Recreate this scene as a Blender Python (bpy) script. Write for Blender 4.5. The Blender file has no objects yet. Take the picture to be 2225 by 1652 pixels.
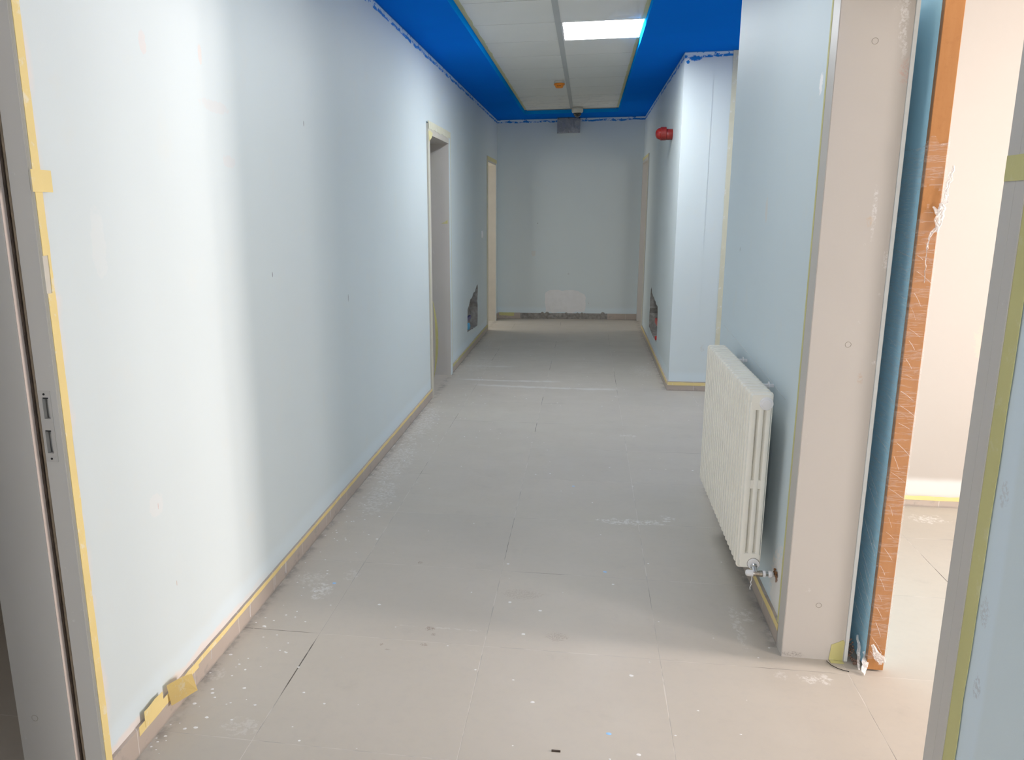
import bpy, bmesh, math, random
from mathutils import Vector, Matrix, noise
random.seed(7)
scn = bpy.context.scene
COL = scn.collection
PI = math.pi

# ------------------------------------------------------------------ camera
cam_d = bpy.data.cameras.new('camera'); cam = bpy.data.objects.new('camera', cam_d); COL.objects.link(cam)
FPX, PPX, PPY = 1721.98, 992.05, 852.80
cam_d.sensor_fit = 'HORIZONTAL'; cam_d.sensor_width = 36
cam_d.lens = 36 * FPX / 2225
cam_d.shift_x = (1112.5 - PPX) / 2225; cam_d.shift_y = (PPY - 826) / 2225
cam_d.clip_start = 0.02; cam_d.clip_end = 60
yaw, pitch, roll = 0.1624, 0.2268, -0.0100
fw = Vector((-math.sin(yaw) * math.cos(pitch), math.cos(yaw) * math.cos(pitch), -math.sin(pitch)))
r0 = Vector((math.cos(yaw), math.sin(yaw), 0)); u0 = r0.cross(fw)
rt = math.cos(roll) * r0 + math.sin(roll) * u0; up = -math.sin(roll) * r0 + math.cos(roll) * u0
M = Matrix((rt, up, -fw)).transposed().to_4x4(); M.translation = Vector((0.3192, -1.8877, 1.4927))
cam.matrix_world = M
scn.camera = cam

# ------------------------------------------------------------------ world, exposure, lights
w = bpy.data.worlds.new('sky'); scn.world = w; w.use_nodes = True
w.node_tree.nodes['Background'].inputs[0].default_value = (0.85, 0.92, 1.0, 1)
w.node_tree.nodes['Background'].inputs[1].default_value = 1.0
scn.view_settings.view_transform = 'Standard'; scn.view_settings.look = 'None'
scn.view_settings.gamma = 1.0; scn.view_settings.use_curve_mapping = False
scn.view_settings.exposure = 0.57

def area(name, loc, rot, sx, sy, power, color):
    d = bpy.data.lights.new(name, 'AREA'); d.shape = 'RECTANGLE'; d.size = sx; d.size_y = sy
    d.energy = power; d.color = color
    o = bpy.data.objects.new(name, d); COL.objects.link(o); o.location = loc; o.rotation_euler = rot
    return o
WARM = (1.0, 0.87, 0.81); COOL = (0.95, 0.975, 1.0)
area('daylight_room_window', (4.30, 0.47, 1.45), (0, PI/2, 0), 1.3, .42, 118, WARM)      # window of the bright room, faces -X
area('room_fill_near', (4.30, -1.2, 1.45), (0, PI/2, 0), 1.3, .8, 64, (1.0, .90, .86))  # unseen second source, added to spread soft light along the left wall
area('room_ceiling_lamp', (2.7, 0.9, 2.62), (0, 0, 0), 0.6, 1.2, 8, WARM)                  # ceiling lamp of the bright room
area('side_hall_daylight', (4.0, 3.3, 1.55), (0, PI/2, 0), 1.7, 1.4, 13, (0.99, 0.985, 0.97)) # side passage window, faces -X
area('corridor_end_fill', (-0.50, -4.9, 1.5), (PI/2, 0, 0), .6, 1.7, 31, (1.0, .985, .95))          # unseen fill added behind the camera for jambs and pillar, faces +Y
area('corridor_lamp_behind', (0.1, -3.0, 2.63), (0, 0, 0), 0.6, 0.6, 12, COOL)
area('corridor_lamp_near', (0.10, 0.9, 2.63), (0, 0, 0), 0.6, 0.6, 6, COOL)
area('left_far_room_daylight', (-2.6, 8.5, 1.5), (0, -PI/2, 0), 1.2, 1.4, 26, (1.0, 0.97, 0.9))
area('right_far_room_daylight', (2.7, 8.5, 1.5), (0, PI/2, 0), 1.2, 1.4, 11, (1.0, 0.95, 0.88))
area('left_mid_room_daylight', (-2.6, 4.2, 1.6), (0, -PI/2, 0), 1.0, 1.0, 2.5, (1.0, 0.95, 0.9))
area('left_near_room_fill', (-2.0, -1.0, 2.5), (0, 0, 0), 0.6, 0.6, 4, (1.0, 0.9, 0.8))  # added fill that lifts the dark room on the left
PANEL_W = 30

# ------------------------------------------------------------------ node helpers
class G:
    def __init__(s, name):
        s.m = bpy.data.materials.new(name); s.m.use_nodes = True
        s.t = s.m.node_tree; s.n = s.t.nodes; s.l = s.t.links
        s.b = s.n['Principled BSDF']
        tc = s.n.new('ShaderNodeTexCoord'); s.co = tc.outputs['Object']
        sp = s.n.new('ShaderNodeSeparateXYZ'); s.l.new(s.co, sp.inputs[0]); s.x, s.y, s.z = sp.outputs
    def put(s, a, sock):
        if isinstance(a, (int, float)): sock.default_value = a
        elif isinstance(a, tuple): sock.default_value = (*a, 1) if len(a) == 3 and len(sock.default_value) == 4 else a
        else: s.l.new(a, sock)
    def m_(s, op, a, b=0.0, c=0.0):
        n = s.n.new('ShaderNodeMath'); n.operation = op
        s.put(a, n.inputs[0]); s.put(b, n.inputs[1]); s.put(c, n.inputs[2]); return n.outputs[0]
    def vec(s, x, y, z):
        n = s.n.new('ShaderNodeCombineXYZ'); s.put(x, n.inputs[0]); s.put(y, n.inputs[1]); s.put(z, n.inputs[2]); return n.outputs[0]
    def scaled(s, sc, off=(0, 0, 0)):
        n = s.n.new('ShaderNodeMapping'); s.l.new(s.co, n.inputs[0]); n.inputs['Scale'].default_value = sc; n.inputs['Location'].default_value = off; return n.outputs[0]
    def noise(s, sc, det=3, rough=.5, v=None):
        n = s.n.new('ShaderNodeTexNoise'); s.l.new(v or s.co, n.inputs['Vector']); n.inputs['Scale'].default_value = sc
        n.inputs['Detail'].default_value = det; n.inputs['Roughness'].default_value = rough; return n.outputs[0]
    def ramp(s, v, a, b, lo=0.0, hi=1.0):
        n = s.n.new('ShaderNodeMapRange'); n.interpolation_type = 'SMOOTHSTEP'; s.put(v, n.inputs[0])
        n.inputs[1].default_value = a; n.inputs[2].default_value = b; n.inputs[3].default_value = lo; n.inputs[4].default_value = hi; return n.outputs[0]
    def mix(s, f, a, b):
        n = s.n.new('ShaderNodeMix'); n.data_type = 'RGBA'; s.put(f, n.inputs[0]); s.put(a, n.inputs[6]); s.put(b, n.inputs[7]); return n.outputs[2]
    def blob(s, u, v, cu, cv, ru, rv, amp=.6, nsc=20, soft=.25, mott=False):
        """soft-edged ragged ellipse mask"""
        du = s.m_('DIVIDE', s.m_('SUBTRACT', u, cu), ru); dv = s.m_('DIVIDE', s.m_('SUBTRACT', v, cv), rv)
        d = s.m_('ADD', s.m_('MULTIPLY', du, du), s.m_('MULTIPLY', dv, dv))
        d = s.m_('ADD', d, s.m_('MULTIPLY', s.m_('SUBTRACT', s.noise(nsc, 5, .7), .5), amp * 9))
        k = s.ramp(d, 1 + soft, 1 - soft)
        if mott: k = s.m_('MULTIPLY', k, s.ramp(s.noise(nsc * 2.3, 4, .7), .44, .56))
        return k
    def bump(s, h, strength=.2, dist=.01):
        n = s.n.new('ShaderNodeBump'); n.inputs['Strength'].default_value = strength; n.inputs['Distance'].default_value = dist
        s.put(h, n.inputs['Height']); s.l.new(n.outputs[0], s.b.inputs['Normal'])
    def fin(s, col, rough=.6, spec=.4, metal=0.0):
        s.put(col, s.b.inputs['Base Color']); s.put(rough, s.b.inputs['Roughness'])
        s.b.inputs['Specular IOR Level'].default_value = spec; s.b.inputs['Metallic'].default_value = metal
        return s.m

def plain(name, col, rough=.5, spec=.4, metal=0.0, var=.06, sc=8, bump=0.0):
    g = G(name); n = g.noise(sc, 4)
    c2 = tuple(max(0, c * (1 - var * 2)) for c in col); c1 = tuple(min(1, c * (1 + var)) for c in col)
    if bump: g.bump(n, bump, .004)
    return g.fin(g.mix(n, c2, c1), rough, spec, metal)

BLUE = (0.006, 0.180, 0.78)
PALE = (0.665, 0.735, 0.745)

def wall_mat(name, axis, extra=None, base=PALE, lo_band=True, blue_top=True):
    """axis: the coordinate running along the wall"""
    g = G(name)
    u = g.y if axis == 'y' else g.x
    n1 = g.noise(.9, 4, .5); n2 = g.noise(7, 5, .6)
    c = g.mix(n1, tuple(b * .95 for b in base), tuple(min(1, b * 1.03) for b in base))
    c = g.mix(g.ramp(n2, .55, .75, 0, .16), c, (0.72, 0.71, 0.64))
    # small scattered scuffs
    sv = g.noise(2.6, 6, .7)
    c = g.mix(g.ramp(sv, .70, .74, 0, .30), c, (.76, .68, .60))
    if lo_band:   # brushed fresh paint above the skirting
        hh = g.m_('ADD', g.z, g.m_('MULTIPLY', g.noise(3, 4), -.05))
        c = g.mix(g.ramp(hh, .16, .10, 0, .42), c, (.71, .83, .90))
    if blue_top:
        uu = g.vec(g.m_('MULTIPLY', u, 1.0), 0.0, g.m_('MULTIPLY', g.z, 1.6))
        na = g.noise(5, 4, .6, uu); nb = g.noise(14, 4, .7, uu)
        edge = g.m_('ADD', 2.578, g.m_('MULTIPLY', na, .050))
        band = g.ramp(g.m_('SUBTRACT', g.z, edge), -.002, .002)
        c = g.mix(g.m_('MULTIPLY', band, .65), c, (.63, .76, .84))
        lowl = g.ramp(g.m_('ABSOLUTE', g.m_('SUBTRACT', g.m_('SUBTRACT', g.z, edge), .009)), .014, .006)
        streak = g.m_('MULTIPLY', lowl, g.ramp(nb, .42, .50))
        patch = g.m_('MULTIPLY', band, g.ramp(nb, .56, .60))
        top = g.ramp(g.z, 2.640, 2.644)
        f = g.m_('MAXIMUM', g.m_('MAXIMUM', streak, patch), top)
        c = g.mix(f, c, (.008, .20, .60))
    if extra: c = extra(g, u, c)
    g.bump(g.noise(160, 3, .6), .06, .002)
    return g.fin(c, .55, .28)

def left_extra(g, u, c):
    # rubbed pinkish primer near the first door casing and above the skirting there
    f = g.ramp(g.m_('ADD', u, g.m_('MULTIPLY', g.noise(9, 4), .08)), -.155, -.19, 0, .75)
    c = g.mix(f, c, (.84, .74, .68))
    f = g.m_('MULTIPLY', g.ramp(g.m_('ADD', g.z, g.m_('MULTIPLY', g.noise(12, 4), .05)), .135, .115), g.ramp(u, 1.0, .4, 0, .7))
    c = g.mix(f, c, (.84, .74, .68))
    for (y, z, ry, rz, col, a) in [(.62, 1.98, .012, .03, (.80, .60, .52), .35), (.70, 1.83, .10, .02, (.78, .58, .52), .16), (.28, 1.95, .02, .03, (.8, .6, .55), .28),
                                   (-.02, 1.42, .03, .09, (.90, .86, .82), .12), (.12, .66, .035, .035, (.86, .78, .74), .2), (.78, 1.66, .05, .02, (.78, .6, .55), .18),
                                   (1.55, 1.86, .004, .012, (.2, .2, .22), .8), (2.1, 1.05, .004, .02, (.2, .2, .22), .8), (1.1, 1.25, .004, .01, (.2, .2, .22), .7),
                                   (.13, .655, .0012, .010, (.6, .25, .2), .7), (.19, .38, .0012, .007, (.5, .3, .2), .8)]:
        c = g.mix(g.m_('MULTIPLY', g.blob(u, g.z, y, z, ry, rz, .35, 30), a), c, col)
    return c
def right_extra(g, u, c):
    for (y, z, ry, rz, col, a) in [(.86, 1.86, .018, .030, (.93, .93, .93), 1.0), (.79, 1.64, .010, .05, (.93, .93, .93), .9), (.84, .16, .11, .15, (.84, .80, .76), .8),
                                   (1.5, 1.48, .02, .05, (.74, .66, .58), .4), (2.0, 1.3, .004, .01, (.2, .2, .22), .8),
                                   (-.505, 1.02, .014, .022, (.42, .38, .35), .7), (-.500, .80, .014, .025, (.38, .34, .32), .8), (-.51, .66, .012, .022, (.34, .31, .30), .8), (-.51, .46, .01, .02, (.38, .34, .32), .6),
                                   (.875, .20, .018, .02, (.30, .13, .05), 1.0)]:
        c = g.mix(g.m_('MULTIPLY', g.blob(u, g.z, y, z, ry, rz, .5, 55, .5, u is g.y and y < 0), a), c, col)
    f = g.m_('MULTIPLY', g.ramp(g.m_('ADD', u, g.m_('MULTIPLY', g.noise(5, 3), .02)), -.535, -.515), g.ramp(u, -.45, -.50))
    return g.mix(g.m_('MULTIPLY', f, .5), c, (.68, .80, .90))
def far_extra(g, u, c):
    for (x, z, rx, rz, col, a) in [(.08, .62, .012, .012, (.4, .4, .38), .3), (.36, .22, .01, .01, (.4, .4, .38), .3), (-.35, 1.3, .008, .008, (.25, .25, .25), .6), (-.4, .9, .03, .04, (.7, .6, .5), .3)]:
        c = g.mix(g.m_('MULTIPLY', g.blob(u, g.z, x, z, rx, rz, .4, 40), a), c, col)
    return c
def side_extra(g, u, c):
    f = g.blob(u, g.z, 1.10, 2.60, .045, .018, .5, 60)
    c = g.mix(f, c, (.008, .20, .60))
    c = g.mix(g.blob(u, g.z, 1.045, 2.575, .012, .014, .3, 60), c, (.008, .20, .60))
    return g.mix(g.m_('MULTIPLY', g.blob(u, g.z, 1.28, .36, .015, .03, .5, 40, .5, True), .3), c, (.55, .5, .4))

M_LEFT = wall_mat('paint_pale_blue_left', 'y', left_extra)
M_RIGHT = wall_mat('paint_pale_blue_right', 'y', right_extra, (.635, .73, .77))
M_FARR = wall_mat('paint_pale_blue_far_right', 'y')
M_FAR = wall_mat('paint_pale_blue_end', 'x', far_extra)
M_SIDE = wall_mat('paint_pale_blue_side', 'x', side_extra)

def cream():
    g = G('paint_cream_room'); n = g.noise(1.2, 4)
    c = g.mix(n, (.47, .435, .395), (.50, .46, .42))
    c = g.mix(g.ramp(g.m_('ADD', g.z, g.m_('MULTIPLY', g.noise(4, 4), -.03)), .15, .11, 0, .6), c, (.84, .85, .84))
    c = g.mix(g.m_('MULTIPLY', g.blob(g.x, g.z, 2.22, .85, .05, .08, .6, 30), .3), c, (.85, .55, .42))
    return g.fin(c, .6, .2)
M_CREAM = cream()
M_DARKROOM = plain('paint_brown_room', (.30, .25, .22), .8, .2)

def floor_mat():
    g = G('porcelain_floor_tile')
    P = .6
    def line(c, off, wob):
        cc = g.m_('ADD', g.m_('ADD', c, off), wob)
        f = g.m_('FRACT', g.m_('ADD', g.m_('DIVIDE', cc, P), 100.0))
        return g.m_('MULTIPLY', g.m_('MINIMUM', f, g.m_('SUBTRACT', 1.0, f)), P)
    wob = g.m_('MULTIPLY', g.m_('SUBTRACT', g.noise(2.5, 3), .5), .003)
    lx = line(g.x, 0.0, wob); ly = line(g.y, 0.0, wob)
    d = g.m_('MINIMUM', lx, ly)
    wid = g.m_('ADD', .0007, g.m_('MULTIPLY', g.ramp(g.noise(1.8, 4, .7), .40, .70), .0017))
    grout = g.ramp(g.m_('SUBTRACT', d, wid), .0006, -.0006)
    # tile body: every tile its own slight tone
    tx = g.m_('FLOOR', g.m_('DIVIDE', g.x, P)); ty = g.m_('FLOOR', g.m_('DIVIDE', g.y, P))
    wn = g.n.new('ShaderNodeTexWhiteNoise'); wn.noise_dimensions = '3D'; g.l.new(g.vec(tx, ty, 0.0), wn.inputs['Vector'])
    n1 = g.noise(2.2, 5, .6, g.scaled((1, 1.6, 1))); n2 = g.noise(30, 4, .6)
    c = g.mix(n1, (.445, .408, .352), (.525, .482, .42))
    c = g.mix(g.m_('MULTIPLY', wn.outputs[0], .18), c, (.385, .365, .335))
    c = g.mix(g.ramp(n2, .45, .7, 0, .18), c, (.41, .385, .35))
    c = g.mix(g.ramp(g.noise(5.5, 5, .65), .58, .74, 0, .22), c, (.34, .315, .28))
    gc = g.mix(g.ramp(g.noise(1.1, 3, .6), .50, .58), (.56, .52, .47), (.10, .085, .07))
    gc = g.mix(g.ramp(g.noise(9, 3), .45, .6, 0, .8), gc, (.36, .34, .31))
    c = g.mix(grout, c, gc)
    # sweepings of plaster dust left in arcs, and scuffed smears
    def arc(cx, cy, R, wd, y0, y1, a, c):
        dx = g.m_('SUBTRACT', g.x, cx); dy = g.m_('SUBTRACT', g.y, cy)
        r = g.m_('SQRT', g.m_('ADD', g.m_('MULTIPLY', dx, dx), g.m_('MULTIPLY', dy, dy)))
        k = g.ramp(g.m_('ADD', g.m_('ABSOLUTE', g.m_('SUBTRACT', r, R)), g.m_('MULTIPLY', g.m_('SUBTRACT', g.noise(7, 5, .7), .5), wd * 3)), wd, 0)
        k = g.m_('MULTIPLY', k, g.m_('MULTIPLY', g.ramp(g.x, y0 - .12, y0 + .05), g.ramp(g.x, y1 + .12, y1 - .05)))
        return g.mix(g.m_('MULTIPLY', k, a * .7), c, (.68, .68, .66))
    c = arc(.35, 12.0, 7.25, .05, -.55, .55, .7, c)
    c = arc(-.25, 9.5, 4.5, .045, -.75, .05, .75, c)
    c = arc(-.6, 8.2, 2.55, .05, -.75, -.4, .5, c)
    for (x, y, rx, ry, a) in [(-.84, 3.5, .10, .45, .55), (-.80, 2.6, .09, .35, .5), (-.74, 2.0, .07, .22, .5), (.57, 1.82, .14, .035, .9), (.74, 1.88, .03, .04, .8), (-.70, .92, .035, .06, .85),
                              (-.78, 1.02, .06, .06, .45), (-.62, 1.08, .03, .05, .4), (.90, .88, .015, .13, .55), (.95, .95, .02, .05, .6), (1.09, .56, .05, .025, .9), (.98, .56, .02, .02, .5),
                              (.62, 3.35, .05, .03, .5), (-.12, .70, .15, .006, .35), (-.70, 5.75, .12, .3, .3), (-.76, 7.1, .06, .4, .3), (.85, 5.6, .08, .25, .35), (2.0, 2.05, .07, .05, .9), (-.86, .30, .03, .03, .4), (-.66, .05, .05, .04, .4)]:
        c = g.mix(g.m_('MULTIPLY', g.blob(g.x, g.y, x, y, rx, ry, .9, 22, .6, True), a * .62), c, (.74, .73, .71))
    for (x, y, rx, ry, a) in [(-.21, .69, .022, .022, .7), (-.19, .65, .012, .012, .6), (.25, .70, .05, .04, .35), (-.36, 1.23, .014, .014, .7), (-.36, .56, .01, .01, .6), (-.21, .58, .022, .010, .6), (-.33, .53, .016, .006, .5), (.10, 1.0, .1, .05, .25)]:
        c = g.mix(g.m_('MULTIPLY', g.blob(g.x, g.y, x, y, rx * .75, ry * .75, .5, 60, .4, True), a), c, (.24, .17, .125))
    # dirt collected along the walls
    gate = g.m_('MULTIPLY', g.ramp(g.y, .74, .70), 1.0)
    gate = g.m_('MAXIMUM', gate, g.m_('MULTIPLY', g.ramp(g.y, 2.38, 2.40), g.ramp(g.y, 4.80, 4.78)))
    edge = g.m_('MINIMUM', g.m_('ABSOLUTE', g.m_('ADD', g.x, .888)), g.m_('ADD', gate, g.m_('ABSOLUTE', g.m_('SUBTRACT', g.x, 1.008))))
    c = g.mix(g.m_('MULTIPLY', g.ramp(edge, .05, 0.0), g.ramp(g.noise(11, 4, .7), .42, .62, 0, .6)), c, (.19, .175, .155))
    # fine random paint specks
    vo = g.n.new('ShaderNodeTexVoronoi'); g.l.new(g.co, vo.inputs['Vector']); vo.inputs['Scale'].default_value = 13
    pick = g.ramp(g.n.new('ShaderNodeSeparateColor').outputs[0], .5, .6)
    sc = [n for n in g.n if n.type == 'SEPARATE_COLOR'][-1]; g.l.new(vo.outputs['Color'], sc.inputs[0])
    rad = g.m_('MULTIPLY', g.ramp(sc.outputs[0], .80, 1.0), .055)
    spk = g.m_('MULTIPLY', g.ramp(g.m_('SUBTRACT', vo.outputs['Distance'], rad), .004, -.004), g.ramp(rad, .0, .004))
    c = g.mix(spk, c, (.78, .78, .76))
    rough = g.m_('ADD', .36, g.m_('MULTIPLY', g.noise(6, 4), .22))
    g.bump(g.m_('MULTIPLY', grout, -1.0), .25, .002)
    return g.fin(c, rough, .35)
M_FLOOR = floor_mat()

def skirting_mat():
    g = G('skirting_tile')
    c = g.mix(g.noise(6, 4), (.43, .36, .31), (.50, .43, .37))
    s = g.m_('ADD', g.x, g.y)
    f = g.m_('FRACT', g.m_('ADD', g.m_('DIVIDE', s, .333), 50.0))
    c = g.mix(g.m_('MULTIPLY', g.ramp(f, .012, .006), .6), c, (.75, .73, .70))
    c = g.mix(g.ramp(g.noise(14, 5, .7), .55, .7, 0, .5), c, (.27, .25, .23))
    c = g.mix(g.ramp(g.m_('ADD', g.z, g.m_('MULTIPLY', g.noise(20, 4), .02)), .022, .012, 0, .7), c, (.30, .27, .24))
    return g.fin(c, .5, .4)
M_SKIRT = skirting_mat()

def tape_mat(name, col, worn=.45):
    g = G(name)
    c = g.mix(g.noise(10, 4), tuple(k * .85 for k in col), col)
    c = g.mix(g.ramp(g.noise(24, 5, .7), .56, .68, 0, worn), c, (.80, .80, .76))
    g.bump(g.noise(220, 2), .15, .001)
    return g.fin(c, .6, .25)
M_TAPE = tape_mat('masking_tape_yellow', (.86, .69, .31))
M_TAPEG = tape_mat('masking_tape_olive', (.62, .59, .27), .12)
M_TAPEL = tape_mat('masking_tape_light', (.74, .68, .36), .2)
M_TAPEP = tape_mat('masking_tape_pale', (.74, .72, .56), .8)

def frame_mat(name='metal_frame_greige', extra=None):
    g = G(name)
    c = g.mix(g.noise(3, 4), (.53, .505, .47), (.57, .545, .51))
    c = g.mix(g.ramp(g.noise(18, 5, .75), .66, .70, 0, .45), c, (.68, .67, .65))
    if extra: c = extra(g, c)
    g.bump(g.noise(90, 3), .05, .002)
    return g.fin(c, .42, .45)
def pillar_extra(g, c):
    for (x, z, rx, rz, col, a) in [(1.180, 2.00, .010, .06, (.80, .80, .80), .8), (1.186, 1.93, .008, .03, (.82, .82, .82), .7), (1.196, 1.86, .014, .03, (.60, .28, .22), .45),
                                   (1.155, 1.47, .006, .07, (.78, .78, .78), .7), (1.145, 1.445, .010, .014, (.60, .42, .26), .6), (1.20, 1.33, .007, .03, (.8, .8, .8), .6),
                                   (1.165, .97, .007, .02, (.50, .34, .22), .5), (1.20, 1.02, .006, .006, (.8, .8, .8), .8), (1.045, .012, .03, .008, (.25, .22, .2), .8)]:
        c = g.mix(g.m_('MULTIPLY', g.blob(g.x, g.z, x, z, rx, rz, .6, 70, .9, True), a * .8), c, col)
    return c
M_FRAME = frame_mat()
M_PILLAR = frame_mat('metal_frame_marked', pillar_extra)
M_FRAMEC = plain('frame_cream_paint', (.62, .58, .50), .5, .4)
M_WHITE = plain('white_plastic', (.80, .80, .81), .3, .5, var=.02)
M_WHITEP = plain('white_overpaint', (.74, .78, .78), .55, .3, var=.05, sc=30)
M_SEAL = plain('door_seal_brown', (.075, .05, .035), .6, .3, var=.5, sc=25, bump=.6)
M_SEALT = plain('door_seal_tan', (.26, .20, .14), .6, .3, var=.25, sc=30)
M_EDGELIT = plain('frame_stop_edge_lit', (.72, .62, .56), .5, .35)  # paler than the frame: glow of the warm room put into the colour
M_DARK = plain('dark_recess', (.03, .03, .03), .8, .2)
M_METAL = plain('nickel_metal', (.55, .50, .43), .3, .5, 1.0, .05)
M_CHROME = plain('chrome_metal', (.62, .63, .64), .18, .5, 1.0, .03)
M_BRASS = plain('brass_metal', (.55, .42, .16), .3, .5, 1.0)
M_RED = plain('red_plastic', (.22, .016, .012), .32, .5, var=.04)
M_REDL = plain('red_lens', (.26, .012, .008), .08, .6, var=.02)
M_REDH = plain('red_handle', (.55, .02, .02), .35, .5)
M_NAVY = plain('navy_handle', (.02, .015, .17), .35, .5)
M_LBLUE = plain('light_blue_cap', (.10, .38, .62), .35, .5)
M_ORANGE = plain('orange_plastic', (.85, .27, .02), .4, .4, var=.03)
M_BLACK = plain('black_plastic', (.015, .015, .016), .3, .5, var=.02)
M_CREAMP = plain('ivory_plastic', (.66, .64, .57), .4, .4, var=.03)
M_DOME = plain('dark_dome', (.03, .03, .03), .05, .8, var=.02)
M_CONC = plain('rough_concrete', (.36, .34, .315), .9, .15, var=.35, sc=28, bump=.9)
M_PLAST = plain('plaster_patch', (.80, .80, .80), .85, .15, var=.05, sc=14)
M_RUBBLE = plain('rubble', (.36, .24, .19), .9, .15, var=.4, sc=60)
M_RAD = plain('radiator_enamel', (.86, .845, .77), .36, .45, var=.035, sc=9)
M_SOFFIT = (lambda g: g.fin(g.mix(g.noise(1.5, 4), tuple(c * .92 for c in BLUE), tuple(c * 1.08 for c in BLUE)), .8, 0.0))(G('paint_bright_blue'))
M_CTILE = plain('ceiling_tile', (.80, .795, .76), .8, .2, var=.02, sc=3)
M_TBAR = plain('ceiling_bar', (.50, .51, .50), .6, .3, var=.02)
M_GAP = plain('ceiling_gap', (.20, .21, .20), .8, .2)
M_BLUEDOOR = (lambda g: g.fin(g.mix(g.noise(9, 4, .6, g.scaled((1, 6, .5))), (.40, .74, .96), (.46, .80, .99)), .45, .35))(G('blue_laminate'))
def wood():
    g = G('beech_edge')
    n = g.noise(30, 5, .6, g.scaled((3, 3, .35)))
    c = g.mix(n, (.44, .19, .062), (.52, .25, .09))
    c = g.mix(g.ramp(g.noise(60, 4, .7), .5, .75, 0, .35), c, (.36, .15, .05))
    return g.fin(c, .5, .35)
M_WOOD = wood()
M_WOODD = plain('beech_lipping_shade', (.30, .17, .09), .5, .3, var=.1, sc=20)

def emis(name, col, s):
    m = bpy.data.materials.new(name); m.use_nodes = True; b = m.node_tree.nodes['Principled BSDF']
    b.inputs['Base Color'].default_value = (.8, .8, .8, 1); b.inputs['Emission Color'].default_value = (*col, 1); b.inputs['Emission Strength'].default_value = s
    return m
M_LED = emis('led_diffuser', (.94, .975, 1.0), PANEL_W)

def film(name, alpha_lo, alpha_hi, sc, tint=(.85, .87, .88), stretch=(1, 1, 1), bump=.6):
    g = G(name)
    v = g.scaled(stretch)
    n = g.noise(sc, 5, .7, v)
    ridge = g.m_('SUBTRACT', 1.0, g.m_('MULTIPLY', g.m_('ABSOLUTE', g.m_('SUBTRACT', n, .5)), 24.0))
    a = g.ramp(ridge, .2, 1.0, alpha_lo, alpha_hi)
    g.bump(n, bump, .01)
    g.fin(tint, .12, .6)
    g.put(a, g.b.inputs['Alpha'])
    return g.m
M_FILM = film('stretch_film', .05, .26, 7, (.86, .84, .84), (.8, .8, 9.0), .15)
M_FILMC = film('clear_sheet', .03, .22, 2, (.85, .86, .86), (1, 2.2, 1), .05)
M_FILMW = film('crumpled_film', .60, 1.0, 34, (.95, .93, .92), (1, 1, 1), 1.0)
M_BAG = film('grey_bag_film', .55, .75, 9, (.34, .35, .38), (1, 1, 1), .8)

# ------------------------------------------------------------------ mesh helpers
def bx(bm, x0, x1, y0, y1, z0, z1):
    v = [bm.verts.new((x, y, z)) for x in (x0, x1) for y in (y0, y1) for z in (z0, z1)]
    for f in ((0, 1, 3, 2), (4, 6, 7, 5), (0, 4, 5, 1), (2, 3, 7, 6), (0, 2, 6, 4), (1, 5, 7, 3)): bm.faces.new([v[i] for i in f])
    return bm
def box(*a): return bx(bmesh.new(), *a)
def plate(bm, axis, a, b, outer, holes=()):
    """solid slab between axis=a and axis=b with an outline and holes given in the two other coordinates"""
    def P(v, p):
        return {'x': (v, p[0], p[1]), 'y': (p[0], v, p[1]), 'z': (p[0], p[1], v)}[axis]
    loops = {}
    for v in (a, b):
        L = []; E = []
        for lp in [outer] + list(holes):
            vs = [bm.verts.new(P(v, p)) for p in lp]; L.append(vs)
            E += [bm.edges.new((vs[i], vs[(i + 1) % len(vs)])) for i in range(len(vs))]
        bmesh.ops.triangle_fill(bm, use_beauty=True, use_dissolve=False, edges=E)
        loops[v] = L
    for A, B in zip(loops[a], loops[b]):
        for i in range(len(A)):
            j = (i + 1) % len(A); bm.faces.new((A[i], A[j], B[j], B[i]))
    bmesh.ops.recalc_face_normals(bm, faces=bm.faces[:])
    return bm
def cyl(bm, p0, p1, r0, r1=None, n=20, cap=True):
    r1 = r0 if r1 is None else r1
    p0, p1 = Vector(p0), Vector(p1); d = (p1 - p0).normalized()
    a = d.orthogonal().normalized(); b = d.cross(a)
    A = [bm.verts.new(p0 + r0 * (math.cos(2*PI*i/n) * a + math.sin(2*PI*i/n) * b)) for i in range(n)]
    B = [bm.verts.new(p1 + r1 * (math.cos(2*PI*i/n) * a + math.sin(2*PI*i/n) * b)) for i in range(n)]
    for i in range(n): j = (i+1) % n; bm.faces.new((A[i], A[j], B[j], B[i]))
    if cap: bm.faces.new(A[::-1]); bm.faces.new(B)
    return bm
def lathe(bm, p, d, prof, n=28):
    """profile [(along, radius)] about axis d from p"""
    p = Vector(p); d = Vector(d).normalized(); a = d.orthogonal().normalized(); b = d.cross(a)
    R = []
    for t, r in prof:
        R.append([bm.verts.new(p + d*t + max(r, 1e-5) * (math.cos(2*PI*i/n) * a + math.sin(2*PI*i/n) * b)) for i in range(n)])
    for A, B in zip(R, R[1:]):
        for i in range(n): j = (i+1) % n; bm.faces.new((A[i], A[j], B[j], B[i]))
    bm.faces.new(R[0][::-1]); bm.faces.new(R[-1])
    bmesh.ops.recalc_face_normals(bm, faces=bm.faces[:])
    return bm
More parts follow.
